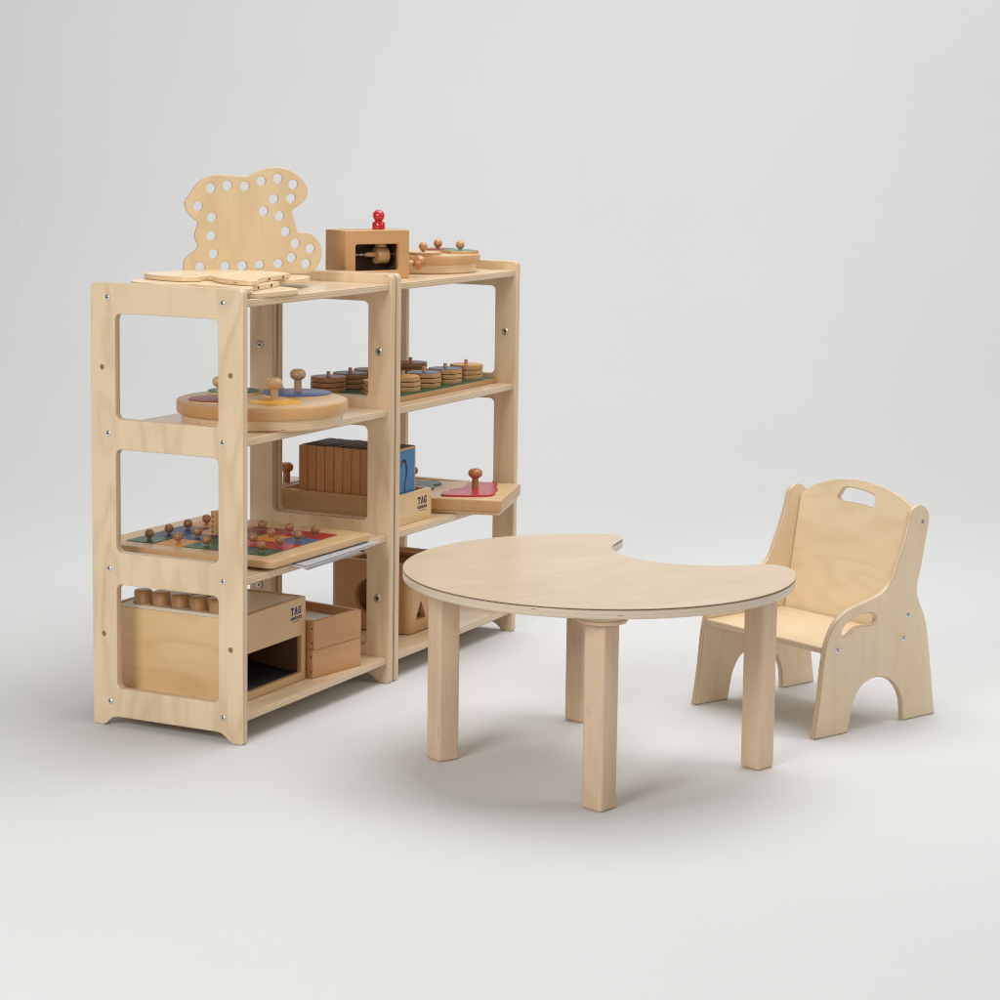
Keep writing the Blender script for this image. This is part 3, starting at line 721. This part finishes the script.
# ------------------------------------------------------------------ red and blue knob puzzle, overhanging the shelf
KP = thing('knob_puzzle_board', 'thick wooden puzzle board jutting over the shelf edge with red piece', 'puzzle board', (1.031, -.109, z3+.0003), R(16.3))
kbase = prism('board', [rect(0, 0, .292, .318, .004, 4)], .0300, [M['box_ply'], M['beech_x']], KP, T((0, 0, .0100)), .0025, 3)
prism('bottom_plate', [rect(.010, .006, .282, .300, .003, 3)], .0094, [M['beech_x'], M['bear_edge']], KP, None, .0010, 2)
zt = z3+.0003+.0402
c16, s16 = math.cos(R(16.3)), math.sin(R(16.3))
def to_l(x, y):
    dx, dy = x-1.031, y+.109; return (dx*c16+dy*s16, -dx*s16+dy*c16)
rp = [ (1.033, 0.06471), (1.051, 0.0712), (1.084, 0.06997), (1.109, 0.07403), (1.137, 0.06403), (1.182, 0.06857), (1.198, 0.07474), (1.224, 0.08748), (1.242, 0.0853), (1.258, 0.05981), (1.275, 0.0327), (1.274, 0.02412), (1.243, 0.009151), (1.227, 0.008665), (1.193, -0.01855), (1.161, -0.03287), (1.142, -0.03399), (1.113, -0.05274), (1.08, -0.05535), (1.057, -0.03483), (1.04, -0.01126), (1.027, 0.01438), (1.018, 0.04215), (1.018, 0.05458) ]
o = thing('knob_piece', 'glossy red puzzle piece with mushroom knob lying on the jutting board', 'puzzle piece', (1.158, .020, zt), 0)
prism('piece', [smooth([(x-1.158, y-.020) for x, y in rp], 2)], .0048, [M['red'], M['red']], o, None, .0008, 2)
lathe('knob', mushroom(1.0, .0088, .0192, .026, .026), M['knob_warm'], o, T((0.0, .010, .0048)), 28)
prism('notch', [[(-.056, .055), (-.052, .060), (-.040, .033), (-.044, .030)]], .0010, [M['slab_x'], M['slab_x']], o, T((0, 0, .0041)), .0002, 1)
bp_ = [(1.085, .195), (1.088, .160), (1.100, .128), (1.128, .135), (1.150, .150), (1.185, .145), (1.212, .165), (1.215, .190), (1.195, .200), (1.200, .225), (1.16, .235), (1.12, .225)]
o = thing('knob_piece', 'slate blue puzzle piece with knob behind the blue picture board', 'puzzle piece', (1.135, .182, zt), 0)
prism('piece', [smooth([(x-1.135, y-.182) for x, y in bp_], 3)], .0048, [M['slate'], M['slate']], o, None, .0008, 2)
lathe('knob', mushroom(1.0, .0088, .0185, .026, .024), M['knob_warm'], o, T((-.0175, .017, .0048)), 28)

# ------------------------------------------------------------------ big peg box, bottom shelf of the first unit
z4 = ZS[3]
BX = thing('peg_box', 'large wooden box with five pegs in its top and a dark front opening', 'wooden toy box', (.095, .0665, z4+.0003))
bw, bd, bh, bt = .2755, .338, .1975, .013
frontp = prism('front_panel', [rect(0, 0, bw, bh, .005, 4), rect(.016, .0190, .2575, .1075, .003, 3)], bt, [M['box_front'], M['beech_x']], BX, frame((0, bt, 0), (1, 0, 0), (0, 0, 1)), .002, 3)
prism('back_panel', [rect(0, 0, bw, bh, .005, 4)], bt, [M['beech_x'], M['beech_x']], BX, frame((0, bd, 0), (1, 0, 0), (0, 0, 1)), .002, 3)
prism('end_panel', [rect(bt, 0, bd-bt, bh-.0095, 0)], bt, [M['box_ply'], M['bear_ply']], BX, frame((0, 0, 0), *UPRIGHT_YZ), .0012, 2)
prism('end_panel', [rect(bt, 0, bd-bt, bh, 0)], bt, [M['beech_x'], M['beech_x']], BX, frame((bw-bt, 0, 0), *UPRIGHT_YZ), .0012, 2)
pegy = [.083, .135, .187, .238, .288]
pegy = [y-.0665 for y in (.150, .2005, .2515, .303, .354)]
lid_holes = [circle(.034, y, .0235, 28) for y in pegy] + [circle(.150, .215, .030, 32)]
prism('lid', [rect(.001, bt+.0004, bw-bt-.0004, bd-bt-.0004, 0)] + lid_holes, .008, [M['pale_panel'], M['pale_panel']], BX, T((0, 0, bh-.0093)), .0006, 1)
box('black_ramp', (bw-2*bt-.002, bd-2*bt-.002, .006), M['black'], BX, T((bt+.001, bt+.001, .010)) @ Matrix.Rotation(R(7), 4, 'X'), .0005, 1)
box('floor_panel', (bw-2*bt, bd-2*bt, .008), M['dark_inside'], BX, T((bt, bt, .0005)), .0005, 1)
box('shade_sheet', (bw-2*bt-.002, .003, bh-.04), M['dark_inside'], BX, T((bt+.001, bd-bt-.0035, .03)), 0)  # added dark sheet standing for the shade inside the box
box('side_shade_sheet', (.0025, bd-2*bt-.01, .128), M['dark_side'], BX, T((bw-bt-.0028, bt+.001, .017)), 0)  # added so the right inner wall reads as dark as shade
logo(frontp, .2085, .1445, bt-.00005, .046)
for k, y in enumerate(pegy):
    p = ['hidden by the post', 'fourth', 'third', 'second', 'first']
    lab = ['upright wooden peg cut off by the front shelf post in the box top', 'upright wooden peg in the box top, next to the one at the shelf post', 'middle one of the five upright wooden pegs in the box top',
           'upright wooden peg in the box top, second from the back', 'rearmost upright wooden peg in the box top, against the bright gap'][k]
    o = lathe('wooden_peg', [(0, 0), (.0205, 0), (.0205, .0700), (.0190, .0722), (.0165, .0730), (0, .0730)], M['beech_z'], None, T((.095+.034, .0665+y, z4+.1525)), 32)
    tag(o, lab, 'peg', 'pegs in the box top')
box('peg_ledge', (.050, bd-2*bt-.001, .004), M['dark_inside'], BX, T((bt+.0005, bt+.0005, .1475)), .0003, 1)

# ------------------------------------------------------------------ two small open boxes
def small_box(label, x, y, z, rot, paper):
    o = thing('small_box', label, 'wooden box', (x, y, z), rot, 'small boxes stacked on the bottom shelf')
    w_, d2, h_, t_ = .176, .23, .0682, .0115
    f = prism('front_panel', [rect(0, 0, w_, h_, .002, 2)], t_, [M['small_box'], M['small_box']], o, frame((0, t_, 0), (1, 0, 0), (0, 0, 1)), .0010, 2)
    prism('back_panel', [rect(0, 0, w_, h_, .002, 2)], t_, [M['small_box'], M['small_box']], o, frame((0, d2, 0), (1, 0, 0), (0, 0, 1)), .0010, 2)
    for xx in (0, w_-t_):
        e = prism('end_panel', [rect(t_, 0, d2-t_, h_, 0)], t_, [M['small_box'], M['small_box']], o, frame((xx, 0, 0), *UPRIGHT_YZ), .0010, 2)
    box('floor_panel', (w_-2*t_, d2-2*t_, .006), M['pale_panel'], o, T((t_, t_, .0005)), .0003, 1)
    for zz in (.016, .050):
        lathe('nail_head', [(0, 0), (.0026, 0), (.0020, .0008), (0, .0008)], M['dark_inside'], o, frame((.0001, .006, zz), (0, -1, 0), (0, 0, 1)), 12)
    return o
small_box('upper of two stacked small wooden boxes, open with white card inside', .3745, .0465, z4+.0003+.0690, R(-8.5), True)
small_box('lower of two stacked small wooden boxes beside the lettered box', .3755, .0500, z4+.0003, R(-9.5), False)
cd = thing('white_card', 'white card lying inside the upper small open box', 'card', (.3745, .0465, z4+.0693), R(-8.5))
box('card', (.150, .200, .003), M['paper'], cd, T((.013, .014, .044)), .0004, 1)
box('card_stack', (.148, .198, .037), M['pale_panel'], cd, T((.014, .015, .0068)), .0004, 1)

# ------------------------------------------------------------------ shape sorter cube on the second unit
SC = thing('shape_sorter_box', 'rounded beech box with a round hole and a triangular hole', 'shape sorter', (.891, .077, z4+.0003))
cw, cd_, ch, ct = .225, .234, .1835, .018
def cubewall(name, loops, org, x, y): return prism(name, loops, ct, [M['small_box'], M['small_box']], SC, frame(org, x, y), .002, 2)
tri = rounded([(.034, .033), (.088, .033), (.061, .082)], .003, 4)
# hollow rounded carcass: one ring extruded upwards
ring = prism('carcass', [rect(0, 0, cw, cd_, .020, 8), rect(ct, ct, cw-ct, cd_-ct, .006, 4)], ch-.002, [M['small_box'], M['beech_z']], SC, T((0, 0, .001)), .004, 3)
def boolean_cut(o, me_cut, mat4):
    c = bpy.data.objects.new('cutter', me_cut); COL.objects.link(c); c.parent = o.parent; c.matrix_basis = mat4
    md = o.modifiers.new('cut', 'BOOLEAN'); md.object = c; md.operation = 'DIFFERENCE'; md.solver = 'EXACT'
    dg = bpy.context.evaluated_depsgraph_get(); dg.update()
    me = bpy.data.meshes.new_from_object(o.evaluated_get(dg)); o.modifiers.clear(); o.data = me
    bpy.data.objects.remove(c); finish(me, 30)
boolean_cut(ring, prism_mesh('cut', [circle(0, 0, .050, 48)], .06, 0.0002), frame((-.02, .110, .088), *UPRIGHT_YZ))
boolean_cut(ring, prism_mesh('cut', [tri], .06, 0.0002), frame((0, .04, 0), (1, 0, 0), (0, 0, 1)))
box('floor_panel', (cw-2*ct, cd_-2*ct, .010), M['small_box'], SC, T((ct, ct, .0012)), .0005, 1)
prism('lid_frame', [rect(ct+.0004, ct+.0004, cw-ct-.0004, cd_-ct-.0004, .004, 4), rect(ct+.022, ct+.022, cw-ct-.022, cd_-ct-.022, .006, 4)], .010, [M['small_box'], M['small_box']], SC, T((0, 0, ch-.0165)), .001, 2)

# ------------------------------------------------------------------ lights
def area(name, loc, target, size, power, col=(1, 1, 1), sy=None):
    l = bpy.data.lights.new(name, 'AREA'); l.shape = 'RECTANGLE'; l.size = size; l.size_y = sy or size
    l.energy = power; l.color = col
    o = bpy.data.objects.new(name, l); COL.objects.link(o); o.location = loc
    o.rotation_euler = (Vector(target)-Vector(loc)).to_track_quat('-Z', 'Y').to_euler()
    return o
area('overhead_softbox', (1.1, -.9, 3.9), (.5, -.4, 0), 3.0, 110, (.99, .993, 1), 2.8)
area('left_softbox', (-3.9, -.2, 2.5), (.3, -.4, .4), 1.5, 88, (1, .993, .98), 1.5)
area('right_softbox', (1.6, -4.6, 2.7), (.7, -.1, .5), 1.6, 29, (1, .995, .985), 1.6)
area('camera_fill', (-4.6, -3.4, 2.2), (.4, -.4, .3), 2.4, 28, (1, .993, .98), 1.6)
area('backdrop_light', (4.1, .5, 5.7), (6.6, 2.8, 2.0), 9.0, 235, (.985, .993, 1), 2.6)
w = bpy.data.worlds.new('World'); scn.world = w; w.use_nodes = True
w.node_tree.nodes['Background'].inputs['Color'].default_value = (1, .955, .87, 1)
w.node_tree.nodes['Background'].inputs['Strength'].default_value = .22

# ------------------------------------------------------------------ camera
f_, cx_, cy_ = 2.30781, .50049, .40332
yaw, pitch, roll = .46269, -.1187, .01327
fw = Vector((math.cos(pitch)*math.cos(yaw), math.cos(pitch)*math.sin(yaw), math.sin(pitch)))
rt_ = Vector((math.sin(yaw), -math.cos(yaw), 0)); up = rt_.cross(fw)
r2 = rt_*math.cos(roll)+up*math.sin(roll); u2 = up*math.cos(roll)-rt_*math.sin(roll)
cam = bpy.data.cameras.new('camera'); co = bpy.data.objects.new('camera', cam); COL.objects.link(co)
co.matrix_world = Matrix(((r2.x, u2.x, -fw.x, -4.15876), (r2.y, u2.y, -fw.y, -2.69276), (r2.z, u2.z, -fw.z, 1.34947), (0, 0, 0, 1)))
cam.sensor_width = 36; cam.lens = f_*36; cam.shift_x = .5-cx_; cam.shift_y = cy_-.5
cam.clip_start = .1; cam.clip_end = 60
scn.camera = co

vs = scn.view_settings
vs.view_transform = 'Standard'; vs.look = 'None'; vs.exposure = .09; vs.gamma = 1; vs.use_curve_mapping = False
scn.render.engine = 'CYCLES'
scn.cycles.use_denoising = True
scn.cycles.max_bounces = 8
scn.cycles.filter_width = 1.1
scn.cycles.diffuse_bounces = 5
